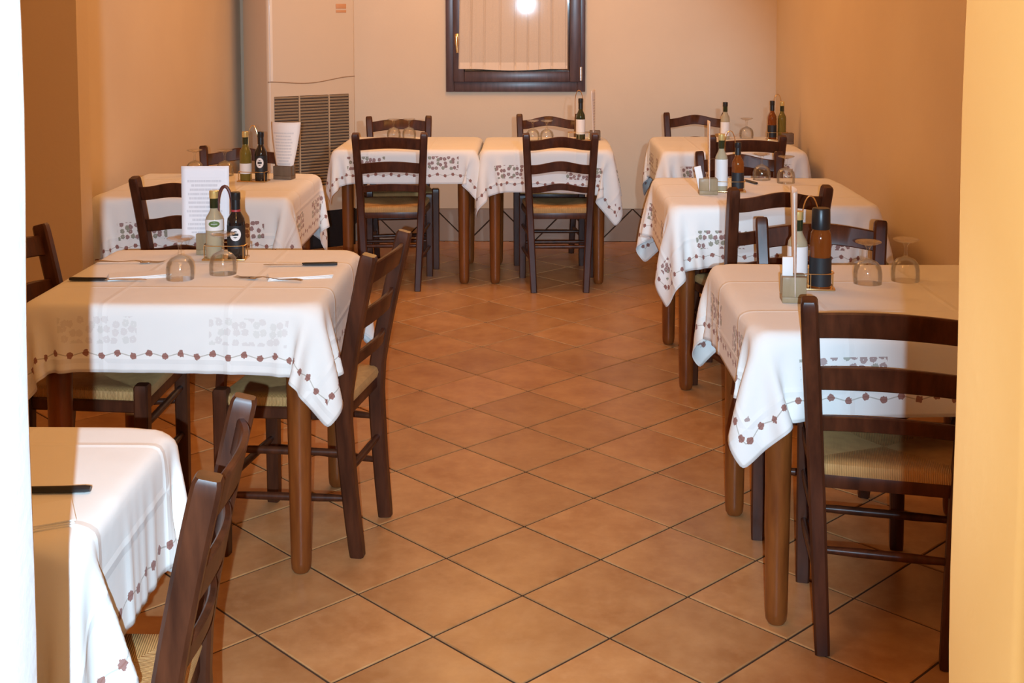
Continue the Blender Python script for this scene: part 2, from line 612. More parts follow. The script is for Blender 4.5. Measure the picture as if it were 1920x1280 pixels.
def jamb(name, edge, far_x, mat):
    q = MB()
    nz = 40
    secs = []
    sgn = 1 if far_x < edge else -1
    rr = 0.010
    for i in range(nz + 1):
        z = -0.05 + (ZC + 0.05) * i / nz
        w = 0.0022 * math.sin(z * 5.1 + (0 if sgn > 0 else 2)) + 0.0016 * math.sin(z * 13.7 + 1)
        e = edge + sgn * w * 0.8
        ring = [(far_x, YF - WT, z)]
        for k in range(4):
            a = math.pi / 2 * k / 3
            ring.append((e - sgn * rr + sgn * rr * math.sin(a), YF - WT + rr - rr * math.cos(a), z))
        for k in range(4):
            a = math.pi / 2 * k / 3
            ring.append((e - sgn * rr + sgn * rr * math.cos(a), YF - rr + rr * math.sin(a), z))
        ring.append((far_x, YF, z))
        secs.append(ring)
    n = len(secs[0])
    q.add([p for r_ in secs for p in r_],
          [(i * n + j, i * n + (j + 1) % n, (i + 1) * n + (j + 1) % n, (i + 1) * n + j) for i in range(nz) for j in range(n)]
          + [tuple(range(n)), tuple(nz * n + j for j in range(n))])
    return struct(name, q, mat, True)


jamb('wall_front_left', JL, XLW - 0.2, MW['white'])
jamb('wall_front_right', JR, XR + 0.3, MW['yellow'])
pier('wall_front_top', JL + 0.004, JR - 0.004, 2.20, ZC, MW['white'])

# floor tiles: laid on the diagonal, every tile an object of its own
S = 0.30
Q2 = math.sqrt(2)


def clip(poly, axis, lim, keep_less):
    out = []
    for i in range(len(poly)):
        p, q = poly[i], poly[(i + 1) % len(poly)]
        ip = (p[axis] <= lim) == keep_less
        iq = (q[axis] <= lim) == keep_less
        if ip:
            out.append(p)
        if ip != iq:
            t = (lim - p[axis]) / (q[axis] - p[axis])
            out.append((p[0] + t * (q[0] - p[0]), p[1] + t * (q[1] - p[1])))
    return out


def slab_mesh(name, poly, top, bot, ch, mat):
    """a flat piece with a small chamfer round its top edge; poly in the piece's own plane"""
    cx = sum(p[0] for p in poly) / len(poly)
    cy = sum(p[1] for p in poly) / len(poly)
    n = len(poly)
    vs_ = []
    for p in poly:
        dx, dy = p[0] - cx, p[1] - cy
        l = math.hypot(dx, dy) or 1
        vs_.append((p[0] - dx / l * ch, p[1] - dy / l * ch, top))
    vs_ += [(p[0], p[1], top - ch * 0.6) for p in poly]
    vs_ += [(p[0], p[1], bot) for p in poly]
    fs = [tuple(range(n))]
    for r_ in range(2):
        for j in range(n):
            fs.append((r_ * n + j, (r_ + 1) * n + j, (r_ + 1) * n + (j + 1) % n, r_ * n + (j + 1) % n))
    me = bpy.data.meshes.new(name)
    me.from_pydata(vs_, [], fs)
    me.materials.append(mat)
    me.update()
    return me


g = 0.0032
hs = S / 2 - g
full = [(0, -hs * Q2), (hs * Q2, 0), (0, hs * Q2), (-hs * Q2, 0)]
full_me = slab_mesh('tile', full, 0.0, -0.008, 0.003, MW['tile'])
x_lo, x_hi, y_lo, y_hi = XL + 0.004, XR - 0.004, YF - 0.015, YB - 0.012
ntile = 0
for a in range(-30, 31):
    for bb in range(-30, 31):
        cx = S * ((a + 0.5) + (bb + 0.5)) / Q2
        cy = S * ((bb + 0.5) - (a + 0.5)) / Q2
        pts = [(cx + p[0], cy + p[1]) for p in full]
        if all((x_lo if cy > 0.9 else XLW + 0.004) <= p[0] <= x_hi and y_lo <= p[1] <= y_hi for p in pts):
            me = full_me
        else:
            pl = pts
            for ax, lim, less in ((0, x_lo if cy > 1.25 else XLW + 0.004, False), (0, x_hi, True), (1, y_lo, False), (1, y_hi, True)):
                pl = clip(pl, ax, lim, less)
                if len(pl) < 3:
                    break
            if len(pl) < 3:
                continue
            ar = 0.5 * abs(sum(pl[i][0] * pl[(i + 1) % len(pl)][1] - pl[(i + 1) % len(pl)][0] * pl[i][1] for i in range(len(pl))))
            if ar < 0.0012:
                continue
            me = slab_mesh('tile', [(p[0] - cx, p[1] - cy) for p in pl], 0.0, -0.008, 0.003, MW['tile'])
        o = put('tile', me, floor)
        o.location = (cx, cy, random.uniform(-0.0006, 0.0))
        ntile += 1

# tiled skirting: 30 cm tiles cut on the diagonal, alternating
TH, TW = 0.209, 0.424


def skirting(name, x0, x1, place):
    q = MB(); q.box(x0, -0.004, -0.003, x1, 0.0, TH + 0.002)
    base = struct(name, q, MW['grout'])
    base.matrix_world = place
    gg = 0.004
    x = x0 - 0.11
    k = 0
    while x < x1 + TW:
        if k % 2 == 0:
            pl = [(x + gg * 2, 0.001), (x + TW - gg * 2, 0.001), (x + TW / 2, TH - gg)]
        else:
            pl = [(x + TW / 2, gg), (x + TW - gg * 2 + 0.0, TH), (x + gg * 2, TH)]
        for ax, lim, less in ((0, x0, False), (0, x1, True)):
            pl = clip(pl, ax, lim, less)
            if len(pl) < 3:
                break
        if len(pl) >= 3:
            me = slab_mesh('tile', pl, 0.010, 0.0, 0.002, MW['base'])
            for v in me.vertices:
                v.co = Vector((v.co.x, -v.co.z, v.co.y))
            put('tile', me, base)
        x += TW / 2
        k += 1
    return base


skirting('baseboard_back', -1.15, XR - 0.012, Matrix.Translation((0, YB - 0.001, 0)))
skirting('baseboard_right', -YB + 0.02, -YF - 0.02, Matrix.Translation((XR - 0.001, 0, 0)) @ Matrix.Rotation(R(-90), 4, 'Z'))
skirting('baseboard_left', 1.27, 4.2, Matrix.Translation((XL + 0.001, 0, 0)) @ Matrix.Rotation(R(90), 4, 'Z'))

# ------------------------------------------------------------------ window in the back wall
win = bpy.data.objects.new('window_1', None)
COL.objects.link(win)
win.location = (-0.1035, YB, 0)
tag(win, kind='structure')
OX = 0.4445
ZB = 0.968
ZT = 2.13


def bars(q, x0, x1, z0, z1, w_side, w_bot, w_top, y0, y1, c=0.004):
    q.box(x0, y0, z0, x0 + w_side, y1, z1, c)
    q.box(x1 - w_side, y0, z0, x1, y1, z1, c)
    q.box(x0 + w_side, y0, z0, x1 - w_side, y1, z0 + w_bot, c)
    q.box(x0 + w_side, y0, z1 - w_top, x1 - w_side, y1, z1, c)


q = MB(); bars(q, -OX, OX, ZB, ZT, 0.052, 0.070, 0.06, -0.032, 0.02)
frame = q.build('window_frame', MW['winwood'], win)
q = MB(); bars(q, -OX + 0.048, OX - 0.030, ZB + 0.064, ZT - 0.05, 0.070, 0.068, 0.07, -0.056, 0.01, 0.006)
sash = q.build('sash', MW['winwood'], win)
q = MB(); q.box(-OX + 0.10, -0.014, ZB + 0.12, OX - 0.08, -0.008, ZT - 0.11)
pane = q.build('pane', MW['pane'], sash, False)
pane.location = (0, 0.0, 0)
pane.rotation_euler = (0.0, 0, R(0.55))   # the pane sits a hair out of true
q = MB(); q.box(-OX + 0.03, 0.10, ZB + 0.03, OX - 0.03, 0.115, ZT - 0.03)
q.build('night_backdrop', MW['night_backdrop'], win, False)  # dark sheet added behind the pane, standing for the night outside
q = MB()
q.box(-0.013, -0.010, -0.035, 0.013, 0.0, 0.035, 0.004)
q.tube([(0, -0.008, 0.012), (0, -0.045, 0.012)], 0.008, 10)
q.tube([(0, -0.045, 0.018), (0.002, -0.047, -0.02), (0.006, -0.045, -0.085)], 0.009, 10, [1.1, 1.0, 0.8])
h = q.build('window_handle', MW['brass'], sash)
h.location = (-OX + 0.072, -0.057, 1.305)
q = MB(); q.lathe([(0.006, -0.045), (0.009, -0.042), (0.009, 0.042), (0.006, 0.045)], 12)
h = q.build('hinge', MW['hinge'], sash)
h.location = (OX - 0.030, -0.062, 1.085)


def curtain(x0b, x0t, x1, z0, z1):
    nx, nz = 240, 14
    q = MB()
    vs_ = []
    for j in range(nz + 1):
        t = j / nz
        z = z0 + (z1 - z0) * t
        xa = x0b + (x0t - x0b) * t
        for i in range(nx + 1):
            u = i / nx
            x = xa + (x1 - xa) * u
            y = 0.003 * math.sin(u * 2 * math.pi * 4) + 0.012 * max(0.0, math.cos(u * 2 * math.pi * 8 + 0.9 * math.sin(u * 9))) ** 14 + 0.0008 * math.sin(u * 2 * math.pi * 27 + 1.0 + t)
            zz = z - (0.006 * math.cos((u - 0.5) * math.pi * 2) if j == 0 else 0)
            vs_.append((x, -0.071 + y * (0.55 + 0.45 * t), zz))
    fs = [(j * (nx + 1) + i, j * (nx + 1) + i + 1, (j + 1) * (nx + 1) + i + 1, (j + 1) * (nx + 1) + i) for j in range(nz) for i in range(nx)]
    q.add(vs_, fs)
    return q


cur = thing('curtain', (-0.1035, YB, 0), 'sheer cream curtain hanging over the pane of the small dark window', 'curtain')
c0 = curtain(-0.362, -0.345, 0.330, 1.118, 2.04).build('fabric', MW['curtain'], cur)
q = MB()
src = curtain(-0.362, -0.3605, 0.330, 1.113, 1.158)
q.v = [(v[0], v[1] - 0.0025, v[2]) for v in src.v]
q.f = src.f
q.build('hem', MW['curtainhem'], cur)
q = MB(); q.tube([(-0.36, -0.071, 2.045), (0.345, -0.071, 2.045)], 0.006)
q.build('curtain_rod', MW['brass'], cur)

# ------------------------------------------------------------------ floor-standing air conditioner, set across the corner
P0, P1 = Vector((-1.60, 3.95, 0)), Vector((-1.12, 4.28, 0))
ac = thing('air_conditioner', (P0.x, P0.y, 0), 'tall cream floor-standing air conditioner set across the room corner', 'air conditioner',
           rz=math.atan2(P1.y - P0.y, P1.x - P0.x))
aw = (P1 - P0).length
inv = Matrix.Rotation(-ac.rotation_euler.z, 3, 'Z')


def loc(p):
    return inv @ (Vector(p) - P0)


back_pts = [loc((-1.17, 4.392, 0)), loc((-1.70, 4.392, 0)), loc((-1.815, 4.245, 0))]


def ac_prism(q, z0, z1, front_y=0.0, rr=0.022):
    out = [(aw - 0.004, front_y + rr * 0.3)]
    pl = [(rr, front_y), (aw - 0.006, front_y)] + [(p.x, p.y) for p in back_pts] + [(0.0, front_y + rr)]
    k = 5
    arc = [(rr - rr * math.sin(math.pi / 2 * (1 - i / k)), front_y + rr - rr * math.cos(math.pi / 2 * (1 - i / k))) for i in range(k)]
    pl = [(p[0], p[1]) for p in [(rr, front_y), (aw - 0.006, front_y), (aw, front_y + 0.006)]] + [(p.x, p.y) for p in back_pts]
    pl += [(rr - rr * math.cos(math.pi / 2 * i / k), front_y + rr - rr * math.sin(math.pi / 2 * i / k)) for i in range(k)]
    n = len(pl)
    q.add([(x, y, z0) for x, y in pl] + [(x, y, z1) for x, y in pl],
          [tuple(range(n)), tuple(n + i for i in range(n))] + [(i, (i + 1) % n, n + (i + 1) % n, n + i) for i in range(n)])


q = MB(); ac_prism(q, 0.235, 1.86)
body = q.build('body', MW['acbody'], ac)
q = MB(); ac_prism(q, 0.0, 0.235, 0.006)
q.build('plinth', MW['acplinth'], ac)
gx0, gx1, gz0, gz1 = 0.040, aw - 0.045, 0.40, 0.965
q = MB(); q.box(gx0, -0.003, gz0, gx1, 0.002, gz1)
gr = q.build('grille', MW['acdark'], ac, False)
q = MB()
nsl = 30
for i in range(nsl):
    z = gz0 + (gz1 - gz0) * (i + 0.5) / nsl
    q.add([(gx0, -0.003, z - 0.005), (gx1, -0.003, z - 0.005), (gx1, -0.012, z + 0.003), (gx0, -0.012, z + 0.003),
           (gx0, -0.003, z + 0.0055), (gx1, -0.003, z + 0.0055)], [(0, 1, 2, 3), (3, 2, 5, 4), (0, 3, 4), (1, 5, 2)])
tag(q.build('louvre_slats', MW['acslat'], gr, False), kind='stuff')
for f in (0.32, 0.72):
    q = MB(); q.box(gx0 + (gx1 - gx0) * f - 0.004, -0.015, gz0, gx0 + (gx1 - gx0) * f + 0.004, -0.002, gz1)
    q.build('grille_bar', MW['acslat'], gr, False)
q = MB()
pts = []
for i in range(41):
    u = i / 40
    pts.append((0.0 + aw * u, -0.001, 1.045 + 0.012 * math.cos(u * 2 * math.pi * 1.0 + 0.2) + 0.018 * u))
q.tube(pts, 0.0028, 6)
q.build('panel_seam', MW['seam'], ac)
q = MB()
q.box(aw - 0.125, -0.003, 1.475, aw - 0.055, 0.001, 1.492, 0.001)
q.box(aw - 0.125, -0.003, 1.500, aw - 0.055, 0.001, 1.530, 0.001)
q.build('badge', MW['badge'], ac)
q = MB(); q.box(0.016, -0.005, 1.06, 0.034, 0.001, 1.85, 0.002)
q.build('painted_highlight_strip', MW['edge'], ac)  # pale strip painting the highlight along the cabinet's rounded corner


# ------------------------------------------------------------------ chairs
def make_chair(style, label):
    t = thing('dining_chair', (0, 0, 0), label, 'chair', 'rush-seat ladder-back chairs')
    H, SH = 0.85, 0.45
    m = MW['chair']

    def rear(s, z):
        """centre of a rear post at height z: splayed outward going up, sabre-curved in side view"""
        u = z / H
        x = s * (0.138 + 0.042 * u)
        y = -0.160 - 0.030 * max(0, 1 - z / 0.42) ** 1.5 - 0.085 * max(0, (z - 0.42) / (H - 0.42)) ** 1.25
        return Vector((x, y, z))
    for s in (-1, 1):
        q = MB()
        zs = [0, 0.02, 0.1, 0.2, 0.3, 0.38, 0.46, 0.54, 0.62, 0.70, 0.78, 0.825, 0.843, H]
        sc = [0.86, 0.9, 0.93, 0.96, 1, 1, 1, 1, 1, 1, 1, 1, 0.96, 0.80]
        q.sweep([rear(s, z) for z in zs], rect_sec(0.039, 0.044, 0.006), frame=(1, 0, 0), scales=sc)
        q.build('rear_leg', m, t)
        q = MB()
        q.sweep([(s * 0.190, 0.178, 0), (s * 0.190, 0.178, 0.02), (s * 0.189, 0.178, 0.44), (s * 0.189, 0.178, 0.462), (s * 0.189, 0.178, 0.468)],
                rect_sec(0.040, 0.040, 0.005), frame=(1, 0, 0), scales=[0.86, 0.9, 1, 1, 0.85])
        q.build('front_leg', m, t)
        for zf, zr in ((0.30, 0.295), (0.17, 0.165)):
            q = MB()
            a, c_ = Vector((s * 0.190, 0.17, zf)), rear(s, zr)
            q.tube([a, a.lerp(c_, 0.25), a.lerp(c_, 0.75), c_], 0.0105, 10, [0.8, 1.05, 1.05, 0.8])
            q.build('stretcher', m, t)
        q = MB()
        a, c_ = Vector((s * 0.189, 0.178, 0.405)), rear(s, 0.405)
        q.sweep([a, c_], rect_sec(0.020, 0.034, 0.004), frame=(1, 0, 0))
        q.build('seat_rail', m, t)
    for z in (0.345, 0.20):
        q = MB()
        q.tube([(-0.185, 0.178, z), (-0.1, 0.178, z), (0.1, 0.178, z), (0.185, 0.178, z)], 0.0105, 10, [0.8, 1.05, 1.05, 0.8])
        q.build('stretcher', m, t)
    q = MB()
    a, c_ = rear(-1, 0.24), rear(1, 0.24)
    q.tube([a, a.lerp(c_, 0.3), a.lerp(c_, 0.7), c_], 0.0105, 10, [0.8, 1.05, 1.05, 0.8])
    q.build('stretcher', m, t)
    for yy, za, hw in ((0.178, 0.405, 0.185), (-0.158, 0.405, 0.155)):
        q = MB(); q.box(-hw, yy - 0.010, za - 0.017, hw, yy + 0.010, za + 0.017, 0.003)
        q.build('seat_rail', m, t)
    # three curved back slats
    for zc, hh in ((0.790, 0.062), (0.660, 0.058), (0.547, 0.038)):
        n = 22
        q = MB()
        vs_ = []
        pa, pb = rear(-1, zc), rear(1, zc)
        for i in range(n + 1):
            u = i / n
            x = pa.x + (pb.x - pa.x) * u
            bow = -0.026 * math.sin(math.pi * u)
            if style == 'wavy':
                bell = (0.5 - 0.5 * math.cos(2 * math.pi * u))
                top = zc + hh * 0.36 + 0.024 * bell ** 1.3
                bot = zc - hh * 0.50 + 0.020 * bell ** 1.1
            else:
                top = zc + hh * 0.42 + 0.016 * math.sin(math.pi * u)
                bot = zc - hh * 0.55 + 0.015 * math.sin(math.pi * u)
            y = pa.y + bow
            lean = (rear(1, zc + 0.03).y - rear(1, zc - 0.03).y) / 0.06
            th = 0.007
            ed = 0.003
            for yo, z in ((-th, bot + ed), (-th, top - ed), (-th + ed, top), (th - ed, top), (th, top - ed), (th, bot + ed), (th - ed, bot), (-th + ed, bot)):
                vs_.append((x, y + yo + (z - zc) * lean, z))
        k = 8
        fs = [(i * k + j, i * k + (j + 1) % k, (i + 1) * k + (j + 1) % k, (i + 1) * k + j) for i in range(n) for j in range(k)]
        fs += [tuple(range(k - 1, -1, -1)), tuple(n * k + j for j in range(k))]
        q.add(vs_, fs)
        q.build('back_slat', m, t)
    # rush seat: four woven triangles meeting in the middle, wrapped round the rails
    q = MB()
    rings = []
    nseg = 48

    def outline(k, inset):
        u = k / nseg * 4
        side = int(u) % 4
        f = u - int(u)
        fx, rx, yf, yr = 0.196 - inset, 0.160 - inset, 0.192 - inset, -0.172 + inset
        cs = [(-fx, yf), (fx, yf), (rx, yr), (-rx, yr)]
        p, q_ = cs[side], cs[(side + 1) % 4]
        return Vector((p[0] + (q_[0] - p[0]) * f, p[1] + (q_[1] - p[1]) * f, 0))
    prof = [(0.016, 0.414), (0.004, 0.420), (0.0, 0.434), (0.004, 0.446), (0.014, 0.452), (0.05, 0.4495), (0.10, 0.445), (0.15, 0.440)]
    for ins, z in prof:
        rings.append([outline(k, ins) + Vector((0, 0, z)) for k in range(nseg)])
    vs_ = [p for r_ in rings for p in r_]
    fs = [(i * nseg + k, i * nseg + (k + 1) % nseg, (i + 1) * nseg + (k + 1) % nseg, (i + 1) * nseg + k) for i in range(len(prof) - 1) for k in range(nseg)]
    fs += [tuple(range(nseg)), tuple((len(prof) - 1) * nseg + k for k in range(nseg))]
    q.add(vs_, fs)
    q.build('seat', MW['rush'], t)
    return t


# (x, y, rotation, style, label)
CH = [
    (-0.684, -1.660, 95.5, 'arched', 'brown ladder-back chair facing the table beside the white door jamb, seen edge-on'),
    (-0.623, -0.040, 81, 'arched', 'ladder-back chair on the aisle side of the table with the upright menu card'),
    (-1.235, 0.020, -90, 'arched', 'dark ladder-back chair on the wall side of the table with the upright menu card'),
    (-1.312, 1.450, -10, 'wavy', 'wavy-slat chair standing between the upright menu card and the table beside the air conditioner'),
    (-1.337, 2.120, 190, 'wavy', 'wavy-slat chair behind the table beside the air conditioner, only its glossy top slat showing'),
    (-0.750, 3.165, 3, 'arched', 'arched-slat chair with its back to the room at the back-wall table nearer the air conditioner'),
    (-0.765, 3.690, 189, 'arched', 'chair against the back wall facing the room, behind the table nearer the air conditioner'),
    (0.149, 3.150, 2, 'wavy', 'wavy-slat chair with its back to the room in front of the table under the window'),
    (0.105, 3.830, 180, 'wavy', 'chair against the back wall facing the room, just under the dark window'),
    (1.010, 3.930, 178, 'wavy', 'wavy-slat chair against the back wall behind the table in the far wall corner'),
    (1.105, 3.040, 1, 'arched', 'dark chair with its back to the room at the table in the far wall corner'),
    (0.955, 1.870, 180, 'wavy', 'chair facing the room at the far side of the middle wall-row table'),
    (0.880, 1.230, 11, 'wavy', 'wavy-slat chair with its back to the room at the middle wall-row table'),
    (0.880, 0.075, 171, 'arched', 'chair facing the room across the table nearest the yellow door jamb'),
    (0.883, -0.545, -13, 'arched', 'large arched-slat chair with its back to the room, half hidden by the yellow door jamb'),
]
proto = {}
for x, y, a, st, lab in CH:
    if st not in proto:
        c = make_chair(st, lab)
        proto[st] = c
        c.location = (x, y, 0)
        c.rotation_euler = (0, 0, R(a))
    else:
        dup(proto[st], (x, y, 0), R(a), lab)

# ------------------------------------------------------------------ tables and their cloths
ZT_ = 0.742       # top of the cloth
TB = [  # x0, x1, y0, y1, overhang, cloth shift x, y, twist deg, place phrase
    (-1.42, -0.620, -1.80, -1.295, 0.21, 0.0, 0.0, 0.5, 'beside the white door jamb'),
    (-1.31, -0.520, -0.375, 0.370, 0.178, 0.015, 0.01, -0.6, 'with the upright white menu card'),
    (-1.785, -0.965, 1.42, 2.17, 0.225, 0.0, 0.0, 1.0, 'beside the air conditioner'),
    (-1.075, -0.290, 3.10, 3.78, 0.168, -0.01, 0.0, 0.4, 'at the back wall nearer the air conditioner'),
    (-0.270, 0.445, 3.10, 3.78, 0.225, 0.02, 0.01, -1.0, 'at the back wall under the window'),
    (0.550, 1.345, -0.630, 0.17, 0.185, 0.0, 0.0, 1.2, 'nearest the yellow door jamb'),
    (0.550, 1.365, 1.23, 2.04, 0.225, -0.01, 0.0, -0.8, 'in the middle of the wall row'),
    (0.700, 1.470, 3.03, 3.80, 0.205, 0.0, 0.0, 0.8, 'in the far wall corner'),
]


def make_table(x0, x1, y0, y1, phrase, inset=0.075):
    a, c_ = (x1 - x0) / 2, (y1 - y0) / 2
    t = thing('dining_table', ((x0 + x1) / 2, (y0 + y1) / 2, 0), 'square wooden table with round legs ' + phrase, 'table', 'round-legged dining tables')
    q = MB(); q.box(-a + 0.024, -c_ + 0.024, 0.708, a - 0.024, c_ - 0.024, 0.736, 0.006)
    q.build('tabletop', MW['tleg'], t)
    ia, ic = a - inset, c_ - 0.075
    for dx0, dy0, dx1, dy1 in ((-ia, -ic - 0.011, ia, -ic + 0.011), (-ia, ic - 0.011, ia, ic + 0.011), (-ia - 0.011, -ic, -ia + 0.011, ic), (ia - 0.011, -ic, ia + 0.011, ic)):
        q = MB(); q.box(dx0, dy0, 0.62, dx1, dy1, 0.708)
        q.build('apron', MW['tleg'], t)
    for sx in (-1, 1):
        for sy in (-1, 1):
            q = MB()
            q.lathe([(0.0, 0.0), (0.020, 0.001), (0.0255, 0.010), (0.0275, 0.03), (0.030, 0.25), (0.033, 0.5), (0.034, 0.60), (0.034, 0.708)], 20, (sx * ia, sy * ic, 0))
            q.build('leg', MW['tleg'], t)
    return t


for x0, x1, y0, y1, oh, ox, oy, tw, ph in TB:
    make_table(x0, x1, y0, y1, ph, 0.31 if 'white door jamb' in ph else 0.075)


def drape():
    """position-based cloth: all eight cloths settle over their table edges at once"""
    K, n = len(TB), 53
    P = np.zeros((K, n, n, 3), np.float32)
    UV = np.zeros((K, n, n, 2), np.float32)
    W = np.ones((K, n, n, 1), np.float32)
    A = np.array([(t[1] - t[0]) / 2 for t in TB], np.float32)
    B = np.array([(t[3] - t[2]) / 2 for t in TB], np.float32)
    HX = np.zeros(K, np.float32)
    HY = np.zeros(K, np.float32)
    for k, t in enumerate(TB):
        HX[k], HY[k] = A[k] + t[4], B[k] + t[4]
        u = np.linspace(-HX[k], HX[k], n)
        v = np.linspace(-HY[k], HY[k], n)
        U, V = np.meshgrid(u, v, indexing='ij')
        UV[k, :, :, 0], UV[k, :, :, 1] = U, V
        c, s = math.cos(R(t[7])), math.sin(R(t[7]))
        P[k, :, :, 0] = c * U - s * V + t[5]
        P[k, :, :, 1] = s * U + c * V + t[6]
        inside = (np.abs(P[k, :, :, 0]) < A[k] - 0.012) & (np.abs(P[k, :, :, 1]) < B[k] - 0.012)
        W[k, inside, 0] = 0.0
    P[..., 2] = ZT_ + 0.001
    P += (rng.random(P.shape).astype(np.float32) - 0.5) * 0.004 * W
    lu = (2 * HX / (n - 1)).reshape(K, 1, 1)
    lv = (2 * HY / (n - 1)).reshape(K, 1, 1)
    ld = np.sqrt(lu ** 2 + lv ** 2)

    def con(sa, sb, L, st):
        a, b_ = P[sa], P[sb]
        wa, wb = W[sa], W[sb]
        d = b_ - a
        l = np.sqrt((d * d).sum(-1, keepdims=True)) + 1e-9
        cor = d * (st * (l - L[..., None]) / (l * (wa + wb + 1e-6)))
        P[sa] += wa * cor
        P[sb] -= wb * cor
    al = slice(None)
    groups = []
    for s0 in (0, 1):
        m = (n - s0) // 2
        ia, ib = slice(s0, s0 + 2 * m, 2), slice(s0 + 1, s0 + 2 * m, 2)
        groups.append(((al, ia, al), (al, ib, al), lu, 1.0))
        groups.append(((al, al, ia), (al, al, ib), lv, 1.0))
        groups.append(((al, ia, slice(0, n - 1)), (al, ib, slice(1, n)), ld, 0.35))
        groups.append(((al, ia, slice(1, n)), (al, ib, slice(0, n - 1)), ld, 0.35))
    bend = []
    for s0 in range(4):
        m = (n - s0 - 3) // 4 + 1
        ia = slice(s0, s0 + 4 * (m - 1) + 1, 4)
        ib = slice(s0 + 2, s0 + 2 + 4 * (m - 1) + 1, 4)
        bend.append(((al, ia, al), (al, ib, al), lu * 2, 0.03))
        bend.append(((al, al, ia), (al, al, ib), lv * 2, 0.03))
    rr = 0.008
    Ab = (A - rr + 0.004).reshape(K, 1, 1)
    Bb = (B - rr + 0.004).reshape(K, 1, 1)
    ztop = ZT_ - rr

    def collide():
        x, y, z = P[..., 0], P[..., 1], P[..., 2]
        qx = np.abs(x) - Ab
        qy = np.abs(y) - Bb
        qz = z - ztop
        mx, my, mz = np.maximum(qx, 0), np.maximum(qy, 0), np.maximum(qz, 0)
        out = np.sqrt(mx ** 2 + my ** 2 + mz ** 2)
        # outside the core box but within rr
        hit = (out > 1e-7) & (out < rr) & (W[..., 0] > 0)
        f = np.where(hit, rr / np.maximum(out, 1e-7) - 1.0, 0)
        P[..., 0] += f * mx * np.sign(x)
        P[..., 1] += f * my * np.sign(y)
        P[..., 2] += f * mz
        ins = (qx < 0) & (qy < 0) & (qz < 0) & (W[..., 0] > 0)
        best = np.maximum(np.maximum(qx, qy), qz)
        px = ins & (qx == best)
        py = ins & (qy == best) & ~px
        pz = ins & ~px & ~py
        P[..., 0] += np.where(px, (rr - qx) * np.sign(x), 0)
        P[..., 1] += np.where(py, (rr - qy) * np.sign(y), 0)
        P[..., 2] += np.where(pz, rr - qz, 0)
    Q = P.copy()
    dt = 1 / 50.0
    for step in range(170):
        vel = (P - Q) * (0.965 if step < 110 else 0.90)
        Q = P.copy()
        P += vel * W
        P[..., 2] -= 9.8 * dt * dt * W[..., 0] * 0.6
        for it in range(10):
            for gq in groups:
                con(*gq)
            if it % 3 == 0:
                for gq in bend:
                    con(*gq)
            collide()
    for k, t in enumerate(TB):
        me = bpy.data.meshes.new('tablecloth')
        vs_ = P[k].reshape(-1, 3).astype(float).copy()
        vs_[:, 2] -= 0.0
        fs = [(i * n + j, (i + 1) * n + j, (i + 1) * n + j + 1, i * n + j + 1) for i in range(n - 1) for j in range(n - 1)]
        me.from_pydata([tuple(p) for p in vs_], [], fs)
        l1 = me.uv_layers.new(name='rest')
        l2 = me.uv_layers.new(name='hem')
        idx = np.zeros(len(me.loops), np.int32)
        me.loops.foreach_get('vertex_index', idx)
        uvf = UV[k].reshape(-1, 2)
        hem = np.stack([HX[k] - np.abs(uvf[:, 0]), HY[k] - np.abs(uvf[:, 1])], 1)
        l1.data.foreach_set('uv', uvf[idx].astype(np.float32).ravel())
        l2.data.foreach_set('uv', hem[idx].astype(np.float32).ravel())
        me.polygons.foreach_set('use_smooth', [True] * len(me.polygons))
        me.materials.append(MW['cloth'])
        me.update()
        o = put('tablecloth', me)
        o.location = ((t[0] + t[1]) / 2, (t[2] + t[3]) / 2, 0)
        tag(o, 'white embroidered tablecloth draped over the table ' + t[8], 'tablecloth', 'white embroidered tablecloths')
        o['embroidery'] = (0.0, 0.16, 0.85, 0.85, 0.85, 0.7, 0.85, 0.85)[k]
        sb = o.modifiers.new('smooth', 'SUBSURF')
        sb.levels = sb.render_levels = 1
        so = o.modifiers.new('thickness', 'SOLIDIFY')
        so.thickness = 0.0012
        so.offset = -1


drape()
ZS = ZT_ + 0.0015

# ------------------------------------------------------------------ things on the tables
P_L2, P_T1, P_L3 = 'on the table with the upright menu card', 'on the table beside the white door jamb', 'on the table beside the air conditioner'
P_B1, P_B2 = 'on the back-wall table nearer the air conditioner', 'on the table under the window'
P_R1, P_R2, P_R3 = 'on the table nearest the yellow door jamb', 'on the middle wall-row table', 'on the table in the far wall corner'


def make_goblet(label):
    t = thing('wine_glass', (0, 0, 0), label, 'glass', 'upturned stemmed glasses')
    h = 0.118
    q = MB()   # bowl, mouth down
    q.lathe([(0.0385, 0.0), (0.0395, 0.012), (0.0395, 0.030), (0.036, 0.048), (0.026, 0.060), (0.010, 0.067), (0.0045, 0.070),
             (0.0, 0.0665), (0.009, 0.0645), (0.0245, 0.0575), (0.0345, 0.0465), (0.0380, 0.030), (0.0380, 0.012), (0.0372, 0.0)], 24, closed=False)
    q.build('bowl', MW['glass'], t)
    q = MB()
    q.lathe([(0.0, 0.069), (0.0060, 0.070), (0.0048, 0.078), (0.0044, 0.088), (0.0052, 0.098), (0.010, 0.106), (0.0, 0.109)], 14)
    q.build('stem', MW['glass'], t)
    q = MB()
    q.lathe([(0.0, 0.106), (0.012, 0.107), (0.030, 0.112), (0.0355, 0.115), (0.0360, 0.1165), (0.034, 0.118), (0.0, 0.1175)], 24)
    q.build('foot', MW['glass'], t)
    return t


